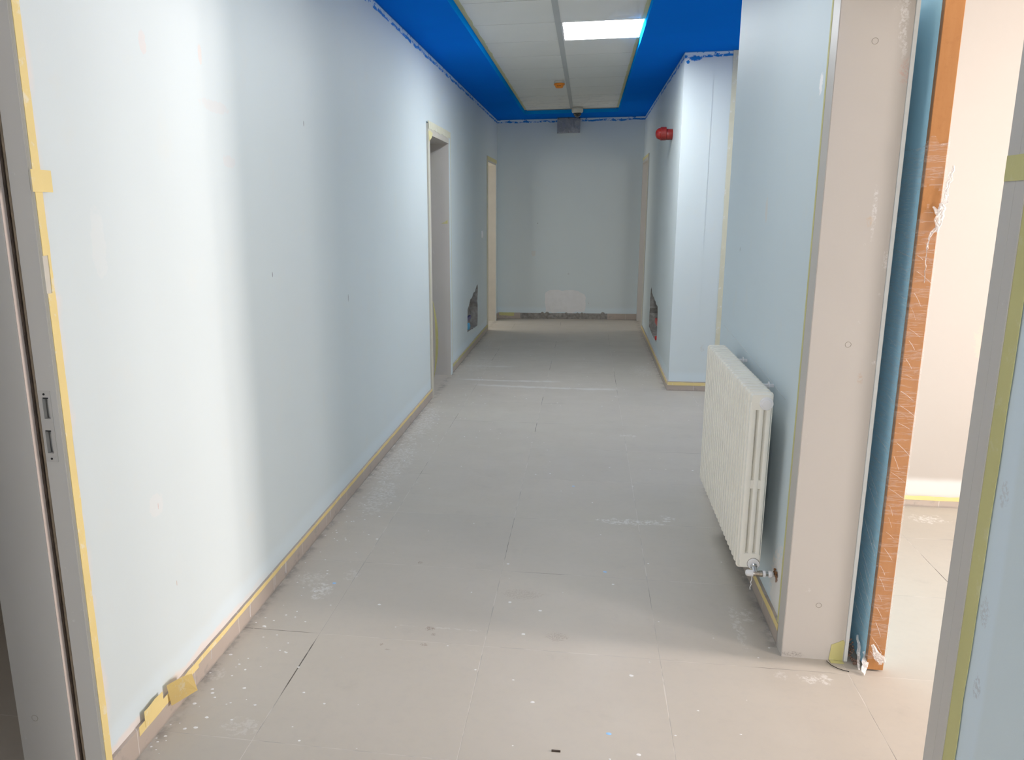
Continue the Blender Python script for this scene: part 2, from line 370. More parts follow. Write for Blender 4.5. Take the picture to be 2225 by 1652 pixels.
def tube(bm, pts, r, n=8):
    pts = [Vector(p) for p in pts]; R = []
    for i, p in enumerate(pts):
        d = (pts[min(i+1, len(pts)-1)] - pts[max(i-1, 0)]).normalized(); a = d.cross(Vector((.13, .9, .41))).normalized(); b = d.cross(a)
        R.append([bm.verts.new(p + r * (math.cos(2*PI*k/n) * a + math.sin(2*PI*k/n) * b)) for k in range(n)])
    for A, B in zip(R, R[1:]):
        for k in range(n): j = (k+1) % n; bm.faces.new((A[k], A[j], B[j], B[k]))
    bm.faces.new(R[0][::-1]); bm.faces.new(R[-1]); return bm
def bevel(bm, w=.002, seg=2, ang=.6):
    bm.normal_update()
    E = [e for e in bm.edges if len(e.link_faces) == 2 and e.calc_face_angle(0) > ang]
    if E: bmesh.ops.bevel(bm, geom=E, offset=w, segments=seg, affect='EDGES', profile=.6)
    return bm
def obj(name, bm, mat, parent=None, smooth=False):
    bmesh.ops.recalc_face_normals(bm, faces=bm.faces[:])
    me = bpy.data.meshes.new(name); bm.to_mesh(me); bm.free()
    me.materials.append(mat)
    if smooth:
        for p in me.polygons: p.use_smooth = True
        me.set_sharp_from_angle(angle=.7)
    o = bpy.data.objects.new(name, me); COL.objects.link(o)
    if parent: o.parent = parent; o.matrix_parent_inverse = Matrix.Translation(-parent.location)
    return o
def struct(name, bm, mat, parent=None):
    o = obj(name, bm, mat, parent)
    if not parent: o['kind'] = 'structure'
    return o
def empty(name, loc):
    o = bpy.data.objects.new(name, None); COL.objects.link(o); o.location = loc; o.empty_display_size = .1
    return o
def door(name, loc):
    o = empty(name, loc); o['kind'] = 'structure'; return o
def tag(o, label, cat, group=None):
    o['label'] = label; o['category'] = cat
    if group: o['group'] = group
    return o
def thing(name, loc, label, cat, group=None): return tag(empty(name, loc), label, cat, group)
def wobble(t, s=0.0): return noise.noise(Vector((t * 1.0, s, 3.1)))

# ------------------------------------------------------------------ structure
XL, XR, H, ZT = -0.90, 1.02, 2.65, 2.70
YF, YB = 9.14, -5.0
# floor (reaches into every room)
struct('floor', box(-3.2, 4.6, YB - .2, 9.6, -.1, 0), M_FLOOR)

# niche outlines, measured
NICHE_L = [(6.30, .235), (6.62, .215), (7.09, .19), (7.12, .40), (7.08, .47), (7.13, .60), (7.10, .66), (6.98, .635), (6.90, .60), (6.78, .60), (6.66, .555), (6.52, .55), (6.42, .50), (6.32, .47), (6.31, .40)]
NICHE_R = [(6.04, .20), (6.40, .19), (7.05, .205), (7.06, .36), (7.02, .42), (7.05, .52), (7.00, .62), (6.93, .655), (6.86, .60), (6.66, .585), (6.46, .57), (6.30, .55), (6.10, .54), (6.06, .46)]
def ragged(poly, amp, step=.035, seed=0):
    out = []
    for i, p in enumerate(poly):
        q = poly[(i+1) % len(poly)]; L = math.hypot(q[0]-p[0], q[1]-p[1]); n = max(1, int(L/step))
        for k in range(n):
            t = k/n; x = p[0]+(q[0]-p[0])*t; y = p[1]+(q[1]-p[1])*t
            out.append((x + amp*random.uniform(-1, 1), y + amp*random.uniform(-1, 1)))
    return out
NL, NR = ragged(NICHE_L, .006), ragged(NICHE_R, .006)
# left wall: outline with three door notches
def notched(y0, y1, doors, top=ZT + .04):
    o = [(y0, 0)]
    for a, b, h in doors: o += [(a, 0), (a, h), (b, h), (b, 0)]
    return o + [(y1, 0), (y1, top), (y0, top)]
wl = struct('wall_left', plate(bmesh.new(), 'x', XL, XL - .22, notched(YB, YF + .2, [(-1.30, -.215, 2.10), (4.30, 5.23, 2.09), (7.98, 8.91, 2.09)]), [NL]), M_LEFT)
wr = struct('wall_right', plate(bmesh.new(), 'x', XR, XR + .185, notched(YB, 2.39, [(-.405, .72, 2.10)])), M_RIGHT)
wfr = struct('wall_far_right', plate(bmesh.new(), 'x', XR, XR + .22, notched(4.785, YF + .2, [(8.11, 9.07, 2.09)]), [NR]), M_FARR)
for o, ylo in ((wl, 6.2), (wfr, 6.0)):
    o.data.materials.append(M_CONC)
    for p in o.data.polygons:
        c = p.center
        if abs(p.normal.x) < .6 and ylo < c.y < 7.2 and .12 < c.z < .72: p.material_index = 1
wf = struct('wall_far', box(XL, XR, YF, YF + .2, 0, ZT + .04), M_FAR)
struct('wall_side', box(XR + .22, 4.4, 4.785, 5.0, 0, ZT + .04), M_SIDE)
# the corner face of the far right block carries the side wall's paint
struct('wall_side_corner', box(XR, XR + .22, 4.783, 4.785, 0, H), M_SIDE)
struct('wall_back', box(-1.12, XR + .3, YB - .2, YB, 0, ZT + .04), M_FAR)
struct('wall_room', box(XR + .205, 4.4, 2.235, 2.39, 0, ZT + .04), M_CREAM)
# bright room and side passage outer walls with window openings, one of them added
win = [(.06, .78), (1.06, .78), (1.06, 2.12), (.06, 2.12)]
win2 = [(2.60, .7), (4.5, .7), (4.5, 2.4), (2.6, 2.4)]
struct('wall_outer', plate(bmesh.new(), 'x', 4.20, 4.28, [(-3.2, 0), (5.0, 0), (5.0, ZT), (-3.2, ZT)], [win, [(y - 1.76, z) for y, z in win]]), M_CREAM)
struct('wall_room_back', box(XR + .205, 4.28, -3.2, -3.0, 0, ZT), M_CREAM)
w1 = door('window_1', (4.24, .62, .8))
b = bmesh.new()
for a in [(.06, .11, .78, 2.12), (1.01, 1.06, .78, 2.12), (.535, .585, .83, 2.07), (.06, 1.06, .78, .83), (.06, 1.06, 2.07, 2.12)]: bx(b, 4.21, 4.26, a[0], a[1], a[2], a[3])
obj('window_frame', b, M_WHITE, w1)
w2 = door('window_added', (4.24, -1.2, .8)); b = bmesh.new()  # unseen window, added for the soft light on the left wall
for a in [(-1.70, -1.65, .78, 2.12), (-.75, -.70, .78, 2.12), (-1.225, -1.175, .83, 2.07), (-1.70, -.70, .78, .83), (-1.70, -.70, 2.07, 2.12)]: bx(b, 4.21, 4.26, *a)
obj('window_frame', b, M_WHITE, w2)
# rooms on the left
struct('wall_left_room', box(-3.2, -3.0, -3, 9.4, 0, ZT), M_DARKROOM)
struct('wall_left_partition', box(-3.0, -1.12, 1.2, 1.35, 0, ZT), M_DARKROOM)
struct('wall_left_partition_far', box(-3.0, -1.12, 6.4, 6.55, 0, ZT), M_CREAM)
struct('wall_left_room_end', box(-3.0, -1.12, 9.2, 9.35, 0, ZT), M_CREAM)
struct('wall_left_room_near', box(-3.0, -1.12, -3.0, -2.85, 0, ZT), M_DARKROOM)
struct('wall_right_room', box(3.0, 3.15, 5.0, 9.4, 0, ZT), M_CREAM)
struct('wall_right_room_end', box(1.24, 3.0, 9.2, 9.35, 0, ZT), M_CREAM)

# ceiling: blue plasterboard border with a recessed field of grid tiles
TX0, TX1, TY0, TY1 = -.50, .66, -4.6, 8.62
b = bmesh.new()
plate(b, 'z', H, ZT + .05, [(XL, YB), (4.4, YB), (4.4, 5.0), (XR, 5.0), (XR, YF), (XL, YF)], [[(TX0, TY0), (TX1, TY0), (TX1, TY1), (TX0, TY1)]])
struct('ceiling', b, M_SOFFIT)
struct('ceiling_rooms_left', box(-3.2, -1.12, -3, 9.4, ZT, ZT + .05), M_CREAM)
struct('ceiling_room_far_right', box(1.24, 3.2, 5.0, 9.4, ZT, ZT + .05), M_CREAM)
struct('ceiling_room_right', box(XR + .206, 4.199, -2.999, 2.234, H - .02, H - .001), M_CREAM)
b = bmesh.new()
rows = [3.235 + .595 * k for k in range(-13, 10)]
XM0, XM1 = .070, .108
for k, y in enumerate(rows):
    y1 = min(y + .595, TY1)
    if y1 <= y: continue
    for (xa, xb) in ((TX0, XM0), (XM1, TX1)):
        if xb == TX1 and abs(y - 3.83) < .02: continue        # the light panel's bay
        bx(b, xa, xb, y + .004, y1 - .004, ZT, ZT + .02)
struct('ceiling_grid', b, M_CTILE)
struct('trim_1', box(XM0, XM1, TY0, TY1, ZT - .004, ZT + .02), M_TBAR)
struct('ceiling_void', box(TX0, TX1, TY0, TY1, ZT + .021, ZT + .03), M_GAP)
M_BLUELIT = plain('paint_blue_lit', (.004, .27, .78), .6, 0.0, var=.03)  # soffit blue made lighter: light on the tray fascia held in its colour
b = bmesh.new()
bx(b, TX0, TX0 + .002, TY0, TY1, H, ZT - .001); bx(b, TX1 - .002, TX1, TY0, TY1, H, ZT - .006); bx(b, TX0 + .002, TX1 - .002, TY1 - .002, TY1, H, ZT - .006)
struct('trim_2', b, M_BLUELIT)
# lit panel
lp = thing('ceiling_light', (.38, 4.13, ZT), 'glowing white panel light in the grid ceiling, right of the middle bar', 'ceiling light')
b = plate(bmesh.new(), 'z', ZT - .004, ZT + .015, [(XM1, 3.832), (TX1, 3.832), (TX1, 4.423), (XM1, 4.423)], [[(XM1 + .012, 3.844), (TX1 - .010, 3.844), (TX1 - .010, 4.411), (XM1 + .012, 4.411)]])
obj('panel_frame', b, M_WHITE, lp)
obj('diffuser', box(XM1 + .012, TX1 - .010, 3.844, 4.411, ZT - .001, ZT + .012), M_LED, lp)

# skirting tiles
def skirt(name, boxes):
    b = bmesh.new()
    for a in boxes: bx(b, *a)
    return struct(name, b, M_SKIRT)
SK, ST = .078, .012
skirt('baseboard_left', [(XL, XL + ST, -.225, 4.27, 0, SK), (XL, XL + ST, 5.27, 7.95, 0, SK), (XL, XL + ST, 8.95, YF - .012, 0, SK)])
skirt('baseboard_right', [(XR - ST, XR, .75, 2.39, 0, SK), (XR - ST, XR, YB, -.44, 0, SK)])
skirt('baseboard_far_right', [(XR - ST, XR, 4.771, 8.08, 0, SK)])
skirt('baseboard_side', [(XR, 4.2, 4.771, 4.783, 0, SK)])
skirt('baseboard_room', [(XR + .23, 4.19, 2.223, 2.235, 0, .045)])
skirt('baseboard_far', [(XL + .012, -.575, YF - .012, YF, 0, .082), (.62, XR - .012, YF - .012, YF, 0, .080)])
b = bmesh.new()
bx(b, -.574, .619, YF - .004, YF + .0, 0, .080)
for i in range(60):
    x = random.uniform(-.3, .35) if i < 40 else random.uniform(-.55, .6); z = random.uniform(.005, .085); s = random.uniform(.008, .028)
    m = Matrix.Translation((x, YF - .004, z)) @ Matrix.Diagonal((s * 1.6, .006, s, 1))
    bmesh.ops.create_icosphere(b, subdivisions=1, radius=1, matrix=m)
obj('bare_mortar', b, M_CONC, wf)
# white plaster patch, irregular outline
pp = ragged([(-.222, .10), (-.240, .30), (-.228, .36), (-.17, .395), (-.02, .40), (.0, .385), (.06, .395), (.17, .40), (.24, .37), (.30, .345), (.32, .30), (.318, .14), (.305, .098), (.20, .105), (.12, .082), (0, .10), (-.12, .085)], .005)
pl = obj('plaster_patch', plate(bmesh.new(), 'y', YF - .002, YF, pp), M_PLAST, wf); pl['label'] = 'white unpainted plaster patch'
# wall niches: broken-out hollows with concrete inside
for nm, wall, xa, xb, poly in (('wall_hollow', wl, XL - .085, XL - .20, NICHE_L), ('wall_hollow', wfr, XR + .085, XR + .20, NICHE_R)):
    y0 = min(p[0] for p in poly) - .02; y1 = max(p[0] for p in poly) + .02
    x0, x1 = min(xa, xb), max(xa, xb)
    b = bmesh.new(); bmesh.ops.create_grid(b, x_segments=26, y_segments=20, size=.5)
    for v in b.verts:
        y = y0 + (v.co.x + .5) * (y1 - y0); z = .16 + (v.co.y + .5) * .53
        v.co = Vector((xa + .014 * noise.noise(Vector((y * 14, z * 14, 2))) * (1 if xa > 0 else -1), y, z))
    o = obj(nm, b, M_CONC, wall); o['label'] = 'broken-out hollow with bare concrete'

# ------------------------------------------------------------------ door frames
def frame_door(name, side, xw, depth, ya, yb, head, lining, cas=.07, casm=None, casing_sides=(1, 1), far=None):
    """opening from ya to yb in a wall whose corridor face is x=xw; side -1 left wall, +1 right wall"""
    d = door(name, (xw, (ya + yb) / 2, 0)); J = .038
    casm = casm or lining
    X = lambda t: xw + side * t
    def slab(t0, t1, *r): a, c = sorted((X(t0), X(t1))); return box(a, c, *r)
    E = .001
    obj('jamb', slab(-.010, depth, ya - J, ya, 0, head), lining, d)
    obj('jamb', slab(-.010, depth, yb, yb + J, 0, head), lining, d)
    obj('head_jamb', slab(-.010, depth, ya - J, yb + J, head, head + J), lining, d)
    if casing_sides[0]: obj('casing', slab(-.012, -E, ya - cas, ya - .001, 0, head + cas), casm, d)
    if casing_sides[1]: obj('casing', slab(-.012, -E, yb + .001, yb + cas, 0, head + cas), far or casm, d)
    if casing_sides[0]: obj('head_casing', slab(-.012, -E, ya - .001, yb + .001, head + .001, head + cas), casm, d)
    return d
d2 = frame_door('door_2', -1, XL, .165, 4.34, 5.19, 2.05, M_FRAME, .08, M_FRAMEC, far=M_LEFT)
d3 = frame_door('door_3', -1, XL, .20, 8.02, 8.87, 2.05, M_FRAMEC, .07, far=M_LEFT)
d4 = frame_door('door_4', 1, XR, .20, 8.15, 9.03, 2.05, M_FRAME, .07)
# seal slot on the near jamb of door_2 (dark line) and its strip
obj('door_seal', box(XL - .190, XL - .168, 5.195, 5.225, 0, 2.045), M_SEAL, d2)
# door_1: frame of the dark room on the left, near the camera
d1 = door('door_1', (XL, -.78, 0))
Y1 = -.255
b = plate(bmesh.new(), 'y', Y1, Y1 + .010, [(XL - .046, 0), (XL + .003, 0), (XL + .003, 2.05), (XL - .046, 2.05)],
          [[(-.935, 1.020), (-.919, 1.020), (-.919, 1.072), (-.935, 1.072)], [(-.938, .935), (-.922, .935), (-.922, .992), (-.938, .992)]])
obj('jamb', b, M_FRAME, d1)
obj('jamb_backing', box(XL - .046, XL + .001, Y1 + .018, Y1 + .038, 0, 2.05), M_FRAME, d1)
M_STRIKE = plain('strike_plate_grey', (.50, .475, .445), .4, .5, var=.02)
sp = obj('strike_plate', plate(bmesh.new(), 'y', Y1 - .0015, Y1 - .0001, [(-.944, .914), (-.913, .914), (-.913, 1.088), (-.944, 1.088)],
          [[(-.935, 1.020), (-.919, 1.020), (-.919, 1.072), (-.935, 1.072)], [(-.938, .935), (-.922, .935), (-.922, .992), (-.938, .992)]]), M_STRIKE, d1)
for z in (.922, 1.080): obj('screw', cyl(bmesh.new(), (-.929, Y1 - .003, z), (-.929, Y1 - .0012, z), .0026, n=12), M_DARK, sp)
for (a, c, z) in ((-.935, -.919, 1.072), (-.938, -.922, .992)): obj('latch_slot_shade', box(a, c, Y1 + .002, Y1 + .018, z - .004, z), M_DARK, sp)
# brush seal groove, then the raised stop
b = box(XL - .062, XL - .046, Y1 + .006, Y1 + .03, 0, 2.05); obj('seal_groove', b, M_SEAL, d1)
b = bmesh.new(); tube(b, [(XL - .0505 + .0012 * wobble(z * 6), Y1 + .004, z) for z in [k * .03 for k in range(69)]], .0045, 8); obj('door_seal', b, M_SEALT, d1)
b = bmesh.new(); tube(b, [(XL - .0590 + .0015 * wobble(z * 5, 4), Y1 + .002, z) for z in [k * .03 for k in range(69)]], .0035, 8); obj('door_seal', b, M_SEAL, d1)
obj('door_stop', bevel(box(XL - .215, XL - .064, Y1 - .016, Y1 + .038, 0, 2.05), .0015), M_FRAME, d1)
obj('stop_edge', box(XL - .0638, XL - .0622, Y1 - .0155, Y1 + .005, 0, 2.05), M_EDGELIT, d1)
obj('head_jamb', box(XL - .215, XL + .002, -1.30, Y1 + .038, 2.052, 2.09), M_FRAME, d1)
obj('jamb', box(XL - .215, XL + .002, -1.30, -1.262, 0, 2.05), M_FRAME, d1)
obj('casing', box(XL + .001, XL + .010, Y1 + .002, Y1 + .030, 0, 2.10), M_FRAMEC, d1)
def cap_ring(parent, c, n, r=.0085):
    """thin ring moulding around a screw cap lying on a face with normal n"""
    b = bmesh.new(); c = Vector(c); nn = Vector(n)
    lathe(b, c, nn, [(0, r), (.0007, r), (.0010, r - .0012), (.0010, 0)], 24)
    return obj('screw_cap', b, M_CAP, parent, True)
M_CAP = plain('screw_cap_ring', (.37, .33, .28), .5, .4)
def ring(parent, c, r=.0085):
    b = bmesh.new()
    pts = [Vector(c) + Vector((r * math.cos(t), 0, r * math.sin(t))) for t in [2*PI*k/28 for k in range(29)]]
    R = []
    for p in pts[:-1]:
        q = (p - Vector(c)).normalized()
        R.append([b.verts.new(p + q*.0006), b.verts.new(p + Vector((0, -.0008, 0))), b.verts.new(p - q*.0006)])
    for i in range(28):
        A, B = R[i], R[(i+1) % 28]
        b.faces.new((A[0], A[1], B[1], B[0])); b.faces.new((A[1], A[2], B[2], B[1]))
    return obj('screw_cap', b, M_CAP, parent)
ring(d1, (-1.065, Y1 - .0161, .215))

# door_5: frame of the bright room on the right
d5 = door('door_5', (XR, .16, 0))
obj('jamb', box(XR - .010, XR + .186, .68, .718, 0, 2.06), M_PILLAR, d5)
obj('casing', box(XR - .012, XR - .001, .681, .752, 0, 2.13), M_FRAME, d5)
obj('casing', bevel(box(XR + .1865, XR + .198, .676, .76, 0, 2.13), .002), M_WHITEP, d5)
obj('jamb', box(XR - .0045, XR + .186, -.403, -.365, 0, 2.06), M_FRAME, d5)
obj('casing', box(XR - .0045, XR - .001, -.436, -.4035, 0, 2.13), M_FRAME, d5)
obj('head_jamb', box(XR - .010, XR + .186, -.403, .718, 2.062, 2.098), M_FRAME, d5)
obj('head_casing', box(XR - .012, XR - .001, -.365, .680, 2.063, 2.13), M_FRAME, d5)
for z, x in ((1.946, 1.109), (1.076, 1.120), (.198, 1.112)): ring(d5, (x, .6799, z))

# ------------------------------------------------------------------ masking tape
def strip_poly(along, lo, hi, seed, amp0, amp1, step=.02):
    """ragged band: along=(a,b), band between lo and hi"""
    a, c = along; n = max(2, int(abs(c - a) / step))
    A = [(a + (c-a)*i/n, lo + amp0 * wobble(i * step * 9, seed)) for i in range(n + 1)]
    B = [(a + (c-a)*i/n, hi + amp1 * (wobble(i * step * 6, seed + 9) + .5 * wobble(i * step * 23, seed + 5))) for i in range(n + 1)]
    return A + B[::-1]
def band(bm, axis, v, th, vertical, along, lo, hi, seed, a0=.0, a1=.004):
    p = strip_poly(along, lo, hi, seed, a0, a1)
    if vertical: p = [(q, z) for z, q in p]
    n = len(p) // 2                      # two parallel rails -> quads
    A, B = p[:n], p[n:][::-1]
    P = lambda w_, q: {'x': (w_, q[0], q[1]), 'y': (q[0], w_, q[1]), 'z': (q[0], q[1], w_)}[axis]
    rows_ = [[bm.verts.new(P(w_, q)) for q in L] for w_, L in ((v, A), (v, B), (v + th, B), (v + th, A))]
    for i in range(n - 1):
        for k in range(4):
            r, s = rows_[k], rows_[(k + 1) % 4]; bm.faces.new((r[i], r[i+1], s[i+1], s[i]))
    for i in (0, n - 1): bm.faces.new([r[i] for r in rows_])
def tape(label, fn, mat=M_TAPE, group=None):
    b = bmesh.new(); fn(b); return tag(obj('masking_tape', b, mat), label, 'tape', group)
T = .0012
SX = XL + ST + .0002
def f(b):
    band(b, 'x', SX, T, False, (-.10, .25), .055, .082, 1, .006, .006)
    band(b, 'x', SX, T, False, (.25, 4.26), .064, .081, 2, .003, .003)
tape('yellow masking tape topping the left skirting, nearer than the first open doorway', f)
tape('yellow-olive masking tape along the left skirting between the two open doorways', lambda b: band(b, 'x', SX, T, False, (5.28, 7.94), .060, .080, 3, .003, .003), M_TAPEG)
def f(b):
    band(b, 'x', XL + .0105, T, True, (.0, 1.315), Y1 + .003, Y1 + .028, 5, .0, .004)
    band(b, 'x', XL + .0105, T, True, (1.40, 2.12), Y1 + .003, Y1 + .028, 6, .0, .004)
    band(b, 'x', XL + .0105, T, True, (1.315, 1.40), Y1 + .018, Y1 + .029, 7, .004, .004)
tape('long vertical strip of yellow masking tape on the edge of the near left door frame', f)
tape('short yellow masking tape flag stuck across the tape of the near left door frame', lambda b: band(b, 'x', XL + .0122, T, False, (Y1 - .006, Y1 + .062), 1.540, 1.588, 6, .002, .002), M_TAPE)
def f(b):   # folded flap on the skirting
    pts = [(.105, .118), (.112, .072), (.118, .030)]
    y0 = .07
    v = [b.verts.new(p) for p in ((XL + .014, y0 - .015, .115), (XL + .050, y0 + .07, .105), (XL + .062, y0 + .075, .045), (XL + .022, y0 - .012, .045), (XL + .040, y0 + .03, .118))]
    b.faces.new((v[0], v[4], v[2], v[3])); b.faces.new((v[4], v[1], v[2]))
    r = bmesh.ops.solidify(b, geom=b.faces[:], thickness=.001)
tape('crumpled yellow masking tape flap curling off the left skirting near the camera', f)
tape('broad torn yellow tape scrap on the left skirting just before the curled flap', lambda b: band(b, 'x', SX + .0015, T, False, (-.07, .03), .062, .112, 8, .008, .010))
tape('yellow masking tape along the skirting below the radiator', lambda b: band(b, 'x', XR - ST - .0014, T, False, (.752, 2.38), .056, .080, 11, .002, .006))
tape('thin olive tape line on the wall beside the beige door pillar', lambda b: band(b, 'x', XR - .0128, T * .9, True, (.085, 2.13), .7525, .766, 12, .0, .0015), M_TAPEG)
tape('long vertical olive tape strip beside the grey door frame at the right edge', lambda b: band(b, 'x', XR - .0028, T, True, (.0, 2.13), -.478, -.4365, 13, .003, .0), M_TAPEG)
tape('olive tape patch across the grey door frame at the right edge', lambda b: band(b, 'x', XR - .0060, T, False, (-.450, -.367), 1.530, 1.572, 14, .001, .001), M_TAPEG)
def f(b):
    P = [(1.160, .002), (1.203, .002), (1.205, .070), (1.200, .078), (1.180, .066), (1.164, .058)]
    plate(b, 'y', .6785, .6798, P)
    bx(b, 1.162, 1.204, .660, .6786, .0006, .0016)
tape('olive masking tape piece at the foot of the beige door pillar', f, M_TAPEG)
tape('yellow tape along the skirting of the side wall behind the radiator', lambda b: band(b, 'y', 4.7708, -T, False, (1.012, 2.5), .046, .072, 15, .002, .003))
tape('yellow-olive masking tape along the skirting of the far right wall', lambda b: band(b, 'x', XR - ST - .0002, -T, False, (4.785, 8.06), .050, .078, 16, .003, .003))
tape('pale vertical tape strip on the side wall beside the near wall edge', lambda b: band(b, 'y', 4.7825, -T, True, (.08, 2.645), 1.375, 1.47, 17, .002, .0), M_TAPEP)
tape('yellow tape along the skirting inside the bright room', lambda b: band(b, 'y', 2.2225, -T, False, (1.35, 4.0), .036, .058, 18, .004, .004), M_TAPE)
def f(b):
    band(b, 'x', XL + .0125, T, False, (4.26, 5.28), 2.095, 2.150, 19, .012, .004)
    band(b, 'x', XL + .0125, T, True, (.06, 2.14), 4.262, 4.280, 20, .0, .003)
    band(b, 'x', XL + .0125, T, True, (.06, 2.10), 5.262, 5.275, 21, .002, .003)
tape('pale yellow tape framing the first open doorway on the left', f, M_TAPEP)
tape('yellow tape scrap at the top near corner of the first left doorway', lambda b: plate(b, 'x', XL + .0142, XL + .0155, [(4.27, 2.075), (4.30, 2.00), (4.40, 2.035), (4.44, 2.07), (4.34, 2.082)]), M_TAPEL)
def f(b):
    n = 24; L = []
    for i in range(n + 1):
        t = i / n; z = .78 - .62 * t; bow = .022 * math.sin(PI * t)
        L.append((b.verts.new((XL + .014 + bow * .9, 4.33 + .005 * math.sin(9*t), z)), b.verts.new((XL + .014 + bow * .9 + .020 * math.sin(PI*t), 4.345 + .005 * math.sin(9*t), z))))
    for p, q in zip(L, L[1:]): b.faces.new((p[0], p[1], q[1], q[0]))
    bmesh.ops.solidify(b, geom=b.faces[:], thickness=.0008)
tape('loose yellow tape ribbon hanging in the near side of the first left doorway', f, M_TAPEG)
tape('small torn yellow tape scrap on the far jamb of the first left doorway', lambda b: plate(b, 'y', 5.1885, 5.1898, [(-.905, 1.37), (-.905, 1.405), (-.925, 1.39), (-.965, 1.372)]), M_TAPEG)
def f(b):
    band(b, 'x', XL + .0125, T, False, (7.95, 8.94), 2.075, 2.118, 22, .006, .004)
    band(b, 'x', XL + .0125, T, True, (.0, 2.11), 7.952, 7.965, 23)
tape('yellowed tape around the second open doorway on the left', f, M_TAPEL)
def f(b):
    band(b, 'x', XR - .0137, T, False, (8.08, 9.09), 2.085, 2.118, 24, .006, .004)
    band(b, 'x', XR - .0137, T, True, (.0, 2.11), 8.082, 8.095, 25)
tape('yellowed tape around the far right doorway', f, M_TAPEL)
tape('yellow tape scraps on the far left skirting corner of the end wall', lambda b: band(b, 'y', YF - .0122, -T, False, (-.87, -.66), .040, .085, 26, .012, .004), M_TAPEG)
def f(b):
    band(b, 'z', ZT - .0004, -T, True, (2.4, 8.60), TX0 + .002, TX0 + .030, 27, .0, .008)
tape('faint yellow tape along the left edge of the recessed ceiling tiles', f, M_TAPEL)
def f(b):
    band(b, 'z', ZT - .0052, -T, True, (2.4, 3.83), TX1 - .026, TX1 - .002, 28, .006, .0)
    band(b, 'z', ZT - .0004, -T, True, (4.43, 8.60), TX1 - .026, TX1 - .002, 29, .006, .0)
tape('faint yellow tape along the right edge of the recessed ceiling tiles', f, M_TAPEL)
tape('faint yellow tape along the far end of the recessed ceiling tiles', lambda b: band(b, 'z', ZT - .0052, -T, False, (TX0 + .03, TX1 - .03), TY1 - .022, TY1 - .002, 30, .004, .0), M_TAPEL)

# ------------------------------------------------------------------ radiator
rad = thing('radiator', (.93, 1.41, .207), 'white multi-column steel radiator hung low on the right wall', 'radiator')
RX0, RX1, RZ0, RZ1, RY0, PIT, NS = .887, .971, .209, .867, .902, .0462, 22
def section_mesh():
    b = bmesh.new()
    # rim plate: thin pressed outline (the seam), rounded corners
    def rr(x0, x1, z0, z1, r, n=4):
        o = []
        for cx, cz, a0 in ((x1-r, z1-r, 0), (x0+r, z1-r, PI/2), (x0+r, z0+r, PI), (x1-r, z0+r, 1.5*PI)):
            for k in range(n+1): t = a0 + PI/2*k/n; o.append((cx + r*math.cos(t), cz + r*math.sin(t)))
        return o
    zm = (RZ0 + RZ1) / 2 - .006
    cols = [RX0 + .0185, (RX0 + RX1) / 2 + .002, RX1 - .0158]
    gaps = [(cols[0] + cols[1]) / 2, (cols[1] + cols[2]) / 2]
    holes = []
    for gx in gaps:
        for (a, c) in ((zm + .022, RZ1 - .068), (RZ0 + .068, zm - .022)): holes.append(rr(gx - .0024, gx + .0024, a, c, .0023))
    plate(b, 'y', -.0030, .0030, rr(RX0, RX1, RZ0, RZ1, .012), holes)
    # pressed body: shell rising from the rim on both faces, columns and headers
    for s in (-1, 1):
        D = .0205 * s
        for cx in cols:
            prof = [(-.0128, .002), (-.0110, .55*abs(D)), (-.0065, .90*abs(D)), (0, abs(D)), (.0068, .90*abs(D)), (.0110, .55*abs(D)), (.0128, .002)]
            if cx == cols[0]: prof = [(-.0132, .003), (-.0130, .0105), (-.0116, .0182), (-.007, .0205)] + prof[3:]
            lo = [b.verts.new((cx + px, s*py, RZ0 + .035)) for px, py in prof]; hi = [b.verts.new((cx + px, s*py, RZ1 - .035)) for px, py in prof]
            for i in range(len(prof)-1): b.faces.new((lo[i], lo[i+1], hi[i+1], hi[i]))
        for (za, zb) in ((RZ1 - .066, RZ1 - .0035), (RZ0 + .0035, RZ0 + .066), (zm - .020, zm + .020)):
            dd = abs(D) * (1.0 if zb - za > .05 else .8); i0 = .0045
            base = rr(RX0 + .0055, RX1 - .003, za, zb, .008); top = rr(RX0 + .0055 + i0, RX1 - .003 - i0, za + i0, zb - i0, .007)
            A = [b.verts.new((p[0], s*.002, p[1])) for p in base]; B = [b.verts.new((p[0], s*dd, p[1])) for p in top]
            for i in range(len(A)): j = (i+1) % len(A); b.faces.new((A[i], A[j], B[j], B[i]))
            b.faces.new(B)
    return b
s0 = obj('radiator_section', section_mesh(), M_RAD, None, True)
s0.parent = rad; s0.matrix_parent_inverse = Matrix.Translation(-rad.location); s0.location = (0, RY0 + PIT/2, 0)
for k in range(1, NS):
    c = s0.copy(); COL.objects.link(c); c.parent = rad; c.matrix_parent_inverse = s0.matrix_parent_inverse.copy(); c.location = (0, RY0 + PIT*(k + .5), 0)
